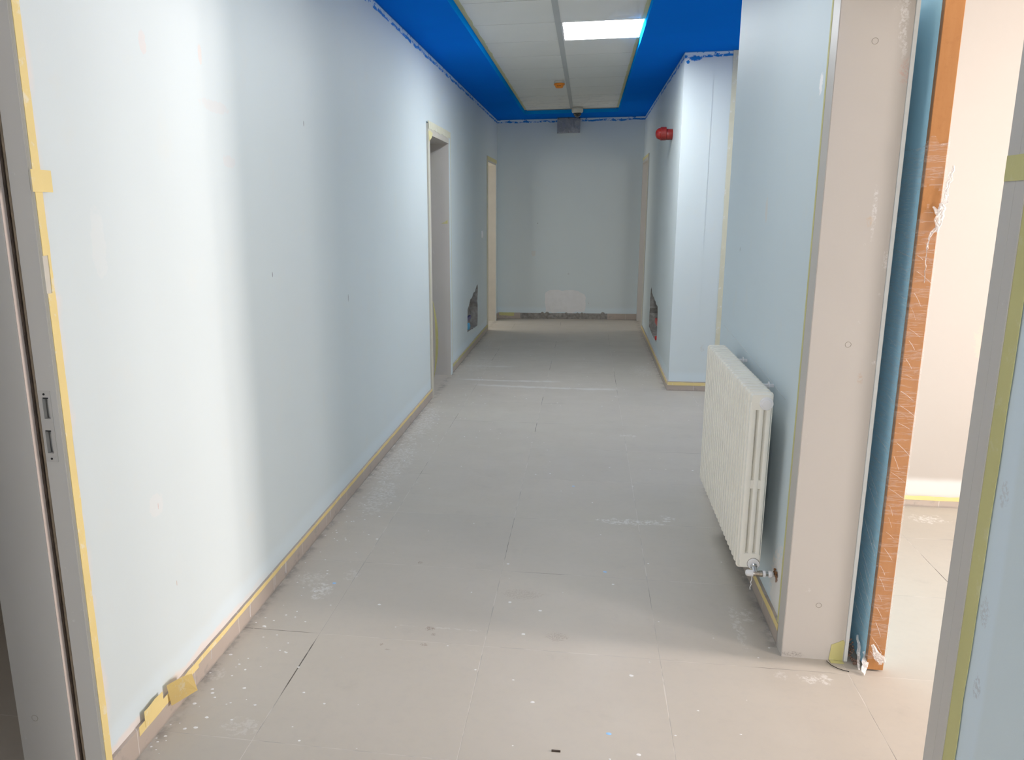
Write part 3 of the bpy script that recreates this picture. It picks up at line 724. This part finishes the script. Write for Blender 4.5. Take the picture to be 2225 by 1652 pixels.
# end caps at the top and the valve bushing below
yE = RY0 + .0035
o = obj('end_plug', lathe(bmesh.new(), (.945, yE, .829), (0, -1, 0), [(0, .0225), (.007, .0225), (.009, .0212), (.0095, .0160), (.0105, .0156), (.0125, .0150), (.0130, .0125), (.0130, 0)], 32), M_WHITE, rad, True)
obj('end_bushing', lathe(bmesh.new(), (.944, yE, .232), (0, -1, 0), [(0, .0205), (.007, .0205), (.009, .019), (.009, .0)], 32), M_WHITE, rad, True)
obj('gasket', lathe(bmesh.new(), (.944, yE + .001, .232), (0, -1, 0), [(0, .0218), (.0022, .0218), (.0022, 0)], 32), M_SEALT, rad, True)
vz, vy = .207, .878
v = obj('valve', lathe(bmesh.new(), (.938, vy, vz), (1, 0, 0), [(0, .0095), (.004, .0105), (.010, .0105), (.011, .0095), (.022, .0095), (.023, .0110), (.033, .0110), (.034, .009), (.0345, 0)], 24), M_METAL, rad, True)
b = cyl(bmesh.new(), (.944, yE - .008, .230), (.946, vy, vz + .003), .0095, .0095, 20); lathe(b, (.944, yE - .010, .229), (0, -1, -.6), [(0, .0118), (.006, .0118), (.007, .0105)], 20)
obj('union_nut', b, M_CHROME, v, True)
obj('valve_cap', lathe(bmesh.new(), (.939, vy, vz), (-1, 0, .05), [(0, .0120), (.012, .0120), (.020, .0112), (.024, .0085), (.0255, .004), (.0257, 0)], 28), M_WHITE, v, True)
obj('collar', lathe(bmesh.new(), (.9725, vy, vz), (1, 0, 0), [(0, .0105), (.002, .0118), (.008, .0118), (.010, .0105), (.010, 0)], 24), M_WHITE, v, True)
obj('supply_pipe', cyl(bmesh.new(), (.978, vy, vz), (1.019, vy, vz), .0078, n=20), M_CHROME, v, True)
obj('collar', lathe(bmesh.new(), (.992, vy, vz), (1, 0, 0), [(0, .0105), (.002, .0122), (.010, .0122), (.0125, .0105), (.0125, 0)], 24), M_WHITE, v, True)
b = bmesh.new()
for i in range(14):
    a = random.uniform(0, 2*PI); r = random.uniform(.006, .018)
    bmesh.ops.create_icosphere(b, subdivisions=1, radius=random.uniform(.003, .007), matrix=Matrix.Translation((1.0145, vy + r*math.cos(a) - .004, vz + r*math.sin(a) + .004)) @ Matrix.Diagonal((.6, 1, 1, 1)))
o = obj('broken_plaster_edge', b, plain('rust_brown', (.26, .13, .06), .9, .1, var=.4, sc=90), v); o['label'] = 'rusty broken plaster where the pipe enters the wall'
obj('sealing_thread', tube(bmesh.new(), [(.936, vy - .004, vz - .010), (.936, vy - .004, vz - .024), (.933, vy - .005, vz - .034), (.936, vy - .004, vz - .041), (.932, vy - .004, vz - .052), (.933, vy - .004, vz - .062)], .0014, 6), M_WHITE, v)
for yb_ in (RY0 + PIT*5.0, RY0 + PIT*16.0):
    br = obj('wall_bracket', bevel(box(.962, 1.0175, yb_ - .003, yb_ + .003, .838, .850), .001), M_WHITE, rad)
    obj('bracket_hook', lathe(bmesh.new(), (.996, yb_, .844), (1, 0, .0), [(0, .005), (.002, .015), (.004, .015), (.005, .006), (.005, 0)], 20), M_WHITE, br, True)
    b = bevel(box(.962, 1.0175, yb_ - .003, yb_ + .003, .262, .274), .001); obj('wall_bracket', b, M_WHITE, rad)
# thin grey line on the wall over the radiator
b = bmesh.new(); tube(b, [(XR - .0004, 2.3, .905), (XR - .0004, 1.6, .872), (XR - .0004, .96, .832)], .0006, 5); obj('wall_line', b, M_TBAR, wr)

# ------------------------------------------------------------------ wrapped door leaf
leaf = thing('door_leaf', (1.288, 1.05, 0), 'blue door with orange wood edge in torn stretch film, behind the beige pillar', 'door')
LX0, LX1, LY0, LY1, LZ0, LZ1 = 1.262, 1.314, .630, 1.55, .006, 2.09
obj('wood_lipping', bevel(box(LX0 + .001, LX1, LY0, LY0 + .020, LZ0, LZ1), .0015), M_WOOD, leaf)
obj('face_strip', box(LX0 - .0002, LX0 + .001, LY0 + .0015, LY0 + .018, LZ0, LZ1), M_WOODD, leaf)
obj('door_panel', box(LX0 - .001, LX1 - .002, LY0 + .0202, LY1, LZ0, LZ1), M_BLUEDOOR, leaf)
def wrap():
    b = bmesh.new(); nz, path = 200, []
    # path around the edge: face (-X side) to edge to far face
    for t in range(10): path.append((LX0 - .004, LY0 + .24 - .24 * t/9))
    path += [(LX0 - .001, LY0 - .003)]
    for t in range(1, 9): path.append((LX0 + (LX1 - LX0) * t/8, LY0 - .004))
    path += [(LX1 + .005, LY0 + .002), (LX1 + .006, LY0 + .10)]
    grid = []
    for i in range(nz + 1):
        z = .030 + (1.655 - .030) * i / nz; row = []
        for j, (x, y) in enumerate(path):
            nrm = Vector((-1, 0, 0)) if j < 10 else (Vector((0, -1, 0)) if j < 20 else Vector((1, 0, 0)))
            q = noise.noise(Vector((x * 22, y * 22 + z * 6, z * 34))); q2 = noise.noise(Vector((x * 60, y * 50 + z * 24, z * 90)))
            zz = z + (.02 * math.sin(j * .7) if i in (0, nz) else 0) + .018 * (j / len(path))
            row.append(b.verts.new(Vector((x, y, zz)) + nrm * (.0012 + .0020 * abs(q) + .0006 * abs(q2))))
        grid.append(row)
    for i in range(nz):
        z = .03 + 1.625 * i / nz
        for j in range(len(path) - 1):
            hole = 1.48 - .0045 * abs(j - 12) * 3 < z < 1.535 - .004 * abs(j - 11) and 8 <= j <= 16
            low = z < .075 and (j < 9 or random.random() < .2)
            if hole or low: continue
            b.faces.new((grid[i][j], grid[i][j+1], grid[i+1][j+1], grid[i+1][j]))
    return b
o = obj('stretch_film', wrap(), M_FILM, leaf, True); o['label'] = 'clear torn stretch film wrapped round the door edge'
# crumpled, bunched ends of the film: glossy ribbons
def ribbon(b, pts, wd, n=6, seed=0):
    pts = [Vector(p) for p in pts]; prev = None
    for i, p in enumerate(pts):
        t = (pts[min(i+1, len(pts)-1)] - pts[max(0, i-1)]).normalized(); s = t.cross(Vector((0, -1, .1))).normalized()
        k = wd * (1 - .55 * abs(2 * i/(len(pts)-1) - 1))
        cur = [b.verts.new(p + s * k * (q/n - .5) + Vector((0, -.005 * abs(noise.noise(Vector((q*1.3, i*.8, seed)))) , 0))) for q in range(n+1)]
        if prev:
            for q in range(n): b.faces.new((prev[q], prev[q+1], cur[q+1], cur[q]))
        prev = cur
b = bmesh.new()
rnd = random.Random(3)
def jitter(p0, p1, n, a):
    p0, p1 = Vector(p0), Vector(p1)
    return [p0.lerp(p1, i/n) + Vector((rnd.uniform(-a, a), rnd.uniform(-a, 0), rnd.uniform(-a, a))) for i in range(n+1)]
yf = LY0 - .010
ribbon(b, jitter((1.332, yf, 1.60), (1.318, yf, 1.52), 8, .004), .014, seed=1)
ribbon(b, jitter((1.320, yf, 1.53), (1.306, yf, 1.42), 12, .005), .020, seed=2)
ribbon(b, jitter((1.314, yf, 1.50), (1.300, yf, 1.43), 10, .005), .013, seed=3)
ribbon(b, jitter((1.288, yf, 1.485), (1.314, yf, 1.462), 8, .004), .010, seed=4)
ribbon(b, jitter((1.312, yf, 1.44), (1.287, yf, 1.395), 8, .003), .010, seed=5)
ribbon(b, jitter((1.288, yf, 1.40), (1.290, yf, 1.365), 7, .002), .005, seed=6)
ribbon(b, jitter((1.285, yf, 1.385), (1.292, yf, 1.27), 16, .0015), .003, seed=7)
o = obj('bunched_film', b, M_FILMW, leaf, True); o['label'] = 'bunched white shreds of stretch film'
b = bmesh.new()
ribbon(b, jitter((1.270, yf, .10), (1.300, yf, .035), 8, .003), .022, seed=8)
ribbon(b, jitter((1.285, yf, .08), (1.313, yf, .040), 8, .003), .018, seed=9)
ribbon(b, jitter((1.262, .66, .055), (1.248, .60, .004), 8, .004), .022, seed=10)
ribbon(b, jitter((1.250, .70, .09), (1.240, .63, .003), 8, .003), .012, seed=11)
obj('bunched_film', b, M_FILMW, leaf, True)
# long glossy pleats running across the film on the edge
b = bmesh.new()
for i in range(26):
    z = .08 + 1.32 * (i / 26) + rnd.uniform(-.01, .01)
    if z > 1.36 and z < 1.48: continue
    sl = rnd.uniform(.006, .045) * (1.6 if z < .45 else 1)
    x0 = LX0 + rnd.uniform(0, .01); x1 = LX1 - rnd.uniform(0, .02)
    if rnd.random() < .35: x1 = x0 + (x1 - x0) * .5
    b = bmesh.new(); tube(b, [(x0, LY0 - .0085, z), ((x0 + x1)/2, LY0 - .0095 - rnd.uniform(0, .002), z - sl*.45), (x1, LY0 - .0085, z - sl)], rnd.uniform(.0002, .0005), 5); obj('film_pleat', b, M_FILMW, leaf)
for i in range(26):
    z = .12 + 1.38 * (i / 26) + rnd.uniform(-.015, .015); sl = rnd.uniform(.004, .03) * (3 if z < .6 else 1)
    y0 = LY0 + rnd.uniform(.005, .05); y1 = y0 + rnd.uniform(.05, .15)
    b = bmesh.new(); tube(b, [(LX0 - .0085, y1, z + sl), (LX0 - .0090, (y0 + y1)/2, z + sl*.5), (LX0 - .0085, y0, z)], rnd.uniform(.0002, .0005), 5); obj('film_pleat', b, M_FILMW, leaf)

# rubble heap behind the pillar foot
b = bmesh.new()
for i in range(110):
    r = random.uniform(.002, .005); x = random.gauss(1.236, .009); y = random.uniform(.66, .88)
    bmesh.ops.create_icosphere(b, subdivisions=1, radius=r, matrix=Matrix.Translation((min(1.2475, max(1.224, x)), y, r * .7 + random.uniform(0, .05) * max(0, 1 - abs(y - .74) / .08))) @ Matrix.Rotation(random.uniform(0, 3), 4, 'X'))
o = tag(obj('plaster_rubble', b, M_RUBBLE), 'small heap of reddish plaster crumbs behind the foot of the beige pillar', 'rubble'); o['kind'] = 'stuff'

# ------------------------------------------------------------------ paint drops on the floor
DROPS = [(-.79,1.64),(-.67,1.72),(-.19,1.7),(-.61,1.45),(-.76,1.44),(-.79,1.41),(-.84,.68),(-.82,.62),(-.77,.71),(-.73,.70),(-.69,.52),(-.70,.47),(-.86,.42),(-.73,.24),(-.82,.2),(-.85,.14),(-.74,.16),(-.83,.22),(-.66,.16),
 (.02,1.27),(.06,.93),(.18,.88),(-.1,.99),(-.44,.84),(.13,.7),(.5,.49),(-.01,.45),(.12,.41),(.69,.33),(.61,.2),(.19,.3),(.5,.1),(-.82,.02),(-.79,.03),(.46,1.14),(.98,.73),(.93,.66),(-.80,.30),(-.78,.08),(-.70,.08),(-.60,.38),(-.86,-.02)]
b = bmesh.new()
def drop(b, x, y, r):
    n = 14; top = b.verts.new((x, y, .0012)); R = []
    for i in range(n):
        t = 2*PI*i/n; q = r * (1 + .28 * noise.noise(Vector((x*40 + math.cos(t), y*40 + math.sin(t), 1))))
        R.append(b.verts.new((x + q*1.25*math.cos(t), y + q*math.sin(t), .0003)))
    for i in range(n): b.faces.new((top, R[i], R[(i+1) % n]))
for x, y in DROPS: drop(b, x, y, random.uniform(.0026, .0058))
for i in range(260):
    if i < 150: x = -.885 + abs(random.gauss(0, .14)); y = random.uniform(-.1, 4.5)
    elif i < 200: x = random.uniform(-.8, 1.0); y = random.uniform(0, 5.5)
    else: x = random.uniform(-.85, 1.0); y = random.uniform(2.4, 7.0)
    if x < 1.0: drop(b, x, y, random.uniform(.0010, .0033) * (1 + max(0, y) * .12))
o = tag(obj('paint_drops', b, plain('dried_white_paint', (.78, .78, .77), .5, .4)), 'scattered dried white paint drops on the tile floor', 'paint drops'); o['kind'] = 'stuff'
b = bmesh.new()
for x, y in [(-.67, .99), (.42, .18), (.43, 1.25), (.28, 2.3)]: drop(b, x, y, .0065)
o = tag(obj('paint_drops', b, plain('dried_blue_paint', (.30, .55, .85), .5, .4)), 'few dried light blue paint drops on the tile floor', 'paint drops'); o['kind'] = 'stuff'
b = box(.258, .283, .077, .083, .0004, .003); tag(obj('debris_chip', b, M_SEAL), 'dark flat chip lying on the floor tile at the bottom of the picture', 'debris')
b = bmesh.new(); tube(b, [(1.150, .668, .003), (1.158, .645, .003), (1.172, .628, .003), (1.190, .617, .003), (1.205, .612, .003)], .0012, 6)
tag(obj('wire_scrap', b, M_DARK), 'thin dark curved wire scrap on the floor in front of the beige pillar', 'wire')
b = bmesh.new()
for (y, s) in ((.205, 0), (.655, 1), (1.02, 2), (.90, 3), (1.62, 4), (.34, 5)):
    tube(b, [(XL + ST + .0006, y + .004, .070), (XL + ST + .0008, y, .045), (XL + ST + .0006, y - .002, .010 + .004 * s)], .0011 if s < 3 else .0007, 5)
obj('paint_runs', b, M_WHITE, [o for o in COL.objects if o.name == 'baseboard_left'][0])

# ------------------------------------------------------------------ ceiling devices
det = thing('smoke_detector', (.012, 6.36, ZT), 'orange smoke detector cap on a white base on the ceiling tiles', 'smoke detector')
cx, cy = .012, 6.36
obj('base', lathe(bmesh.new(), (cx, cy, ZT - .001), (0, 0, -1), [(0, .050), (.016, .050), (.020, .046), (.020, 0)], 32), M_CREAMP, det, True)
hd = obj('detector_head', lathe(bmesh.new(), (cx, cy, ZT - .0215), (0, 0, -1), [(0, .046), (.002, .053), (.016, .052), (.018, .044), (.040, .034), (.042, .031), (.042, 0)], 32), M_ORANGE, det, True)
for k in range(-1, 2):
    a = -PI/2 + k * .34; r = .0375
    obj('vent_mark', cyl(bmesh.new(), (cx + r * math.cos(a), cy + r * math.sin(a), ZT - .046), (cx + (r + .0045) * math.cos(a), cy + (r + .0045) * math.sin(a), ZT - .0475), .0042, n=10), M_BLACK, hd)
camr = thing('security_camera', (.160, 8.47, ZT), 'white dome camera with dark lens hanging below the end of the grid ceiling', 'camera')
cx, cy = .160, 8.47
obj('camera_body', lathe(bmesh.new(), (cx, cy, ZT - .006), (0, 0, -1), [(0, .066), (.010, .066), (.014, .070), (.045, .070), (.058, .062), (.062, .050), (.062, 0)], 36), M_CREAMP, camr, True)
prof = [(0, .050)] + [(.048 * math.sin(t), .050 * math.cos(t)) for t in [k * PI / 16 for k in range(1, 8)]] + [(.048, .001)]
obj('camera_dome', lathe(bmesh.new(), (cx, cy, ZT - .0685), (0, 0, -1), prof, 36), M_DOME, camr, True)
# clear plastic sheet under the last tiles, sagging from a fold
b = bmesh.new(); NXs, NYs = 40, 18; gr = []
for i in range(NXs + 1):
    x = TX0 + .02 + (TX1 - TX0 - .04) * i / NXs; row = []
    for j in range(NYs + 1):
        t = j / NYs; y = 7.35 + t * 1.03
        sag = .022 * math.exp(-((x - .13) / .16) ** 2) * t
        crease = .016 * math.exp(-((y - (8.10 + .18 * abs(x - .12))) / .05) ** 2) * (1 if x > .1 else .6)
        wv = .0035 * abs(noise.noise(Vector((x * 9, y * 5, 0))))
        row.append(b.verts.new((x, y, ZT - .0065 - (sag + crease + wv) * min(1, 2.5 * t))))
    gr.append(row)
for i in range(NXs):
    for j in range(NYs): b.faces.new((gr[i][j], gr[i+1][j], gr[i+1][j+1], gr[i][j+1]))
tag(obj('plastic_sheet', b, M_FILMC, None, True), 'clear plastic sheet sagging under the last ceiling tiles above the dome camera', 'plastic sheet')

# ------------------------------------------------------------------ wall devices
al = thing('alarm_sounder', (XR, 5.46, 2.11), 'red cylindrical fire alarm beacon on the far right wall near the projecting corner', 'fire alarm')
ax = (XR - .001, 5.46, 2.115)
b = cyl(bmesh.new(), (XR - .0005, 5.46, 2.105), (XR - .052, 5.46, 2.105), .046, .046, 36)
obj('mounting_base', bevel(b, .003), M_RED, al, True)
obj('sounder_body', lathe(bmesh.new(), (XR - .0525, 5.46, 2.112), (-1, 0, 0), [(0, .050), (.002, .056), (.045, .056), (.048, .053), (.052, .050), (.052, 0)], 36), M_RED, al, True)
obj('lens', lathe(bmesh.new(), (XR - .105, 5.46, 2.112), (-1, 0, 0), [(0, .049), (.014, .045), (.026, .038), (.034, .026), (.038, .012), (.039, 0)], 36), M_REDL, al, True)
bxo = thing('sign_box', (.042, YF, 2.56), 'grey rectangular box in wrinkled plastic, high on the end wall under the blue ceiling', 'sign box')
obj('housing', bevel(box(-.100, .184, YF - .045, YF - .001, 2.458, 2.643), .004), plain('grey_box', (.30, .31, .335), .35, .5, var=.06), bxo)
obj('top_rail', box(-.106, .190, YF - .052, YF - .001, 2.6435, 2.6490), M_BLACK, bxo)
b = bmesh.new(); gr = []
for i in range(25):
    row = []
    for j in range(17):
        x = -.108 + .300 * i/24; z = 2.452 + .192 * j/16
        row.append(b.verts.new((x, YF - .0465 - .010 * abs(noise.noise(Vector((x * 16, z * 9, 4)))), z)))
    gr.append(row)
for i in range(24):
    for j in range(16): b.faces.new((gr[i][j], gr[i+1][j], gr[i+1][j+1], gr[i][j+1]))
o = obj('plastic_cover', b, M_BAG, bxo, True); o['label'] = 'wrinkled translucent grey plastic cover'
for x, z in ((-.096, 2.462), (.040, 2.466), (.176, 2.466), (.040, 2.638), (-.094, 2.636), (.178, 2.636)): obj('clip', box(x - .005, x + .005, YF - .062, YF - .0465, z - .005, z + .005), M_BLACK, bxo)
sw = thing('light_switch', (XL, 7.5, 1.2), 'small white light switch on the left wall before the second doorway', 'switch')
obj('switch_plate', bevel(box(XL + .0005, XL + .010, 7.46, 7.54, 1.165, 1.245), .002), M_WHITE, sw)
obj('rocker', bevel(box(XL + .0102, XL + .014, 7.475, 7.525, 1.180, 1.230), .001), M_WHITE, sw)
# pipe fittings in the hollows
pf = thing('pipe_fittings', (-.955, 6.5, .2), 'brass pipe fittings with dark blue handle and light blue cap in the left wall hollow', 'pipe fittings')
obj('pipe', tube(bmesh.new(), [(-.955, 6.50, .17), (-.955, 6.50, .44)], .012, 12), M_METAL, pf, True)
obj('valve_body', lathe(bmesh.new(), (-.955, 6.50, .40), (0, 0, 1), [(0, .014), (.004, .024), (.030, .024), (.034, .014), (.060, .014), (.060, 0)], 16), M_BRASS, pf, True)
obj('handle', bevel(box(-.940, -.915, 6.36, 6.68, .325, .365), .006), M_NAVY, pf)
obj('cap', lathe(bmesh.new(), (-.945, 6.52, .262), (1, -.3, 0), [(0, .038), (.030, .038), (.036, .030), (.036, 0)], 20), M_LBLUE, pf, True)
obj('pipe', tube(bmesh.new(), [(-.960, 6.42, .17), (-.960, 6.42, .35), (-.97, 6.46, .42)], .010, 12), M_METAL, pf, True)
pf = thing('pipe_fittings', (1.06, 6.3, .2), 'pipe fittings with red handle and pale pipe in the right wall hollow', 'pipe fittings')
obj('pipe', tube(bmesh.new(), [(1.066, 6.26, .17), (1.066, 6.26, .38)], .022, 12), M_WHITEP, pf, True)
obj('valve_body', lathe(bmesh.new(), (1.066, 6.26, .40), (0, 0, 1), [(0, .014), (.004, .024), (.030, .024), (.034, .016), (.07, .016), (.07, 0)], 16), M_BRASS, pf, True)
obj('handle', bevel(box(1.030, 1.050, 6.15, 6.46, .335, .385), .006), M_REDH, pf)
obj('cap', lathe(bmesh.new(), (1.045, 6.25, .205), (-1, 0, 0), [(0, .024), (.022, .024), (.025, .018), (.025, 0)], 16), M_REDH, pf, True)
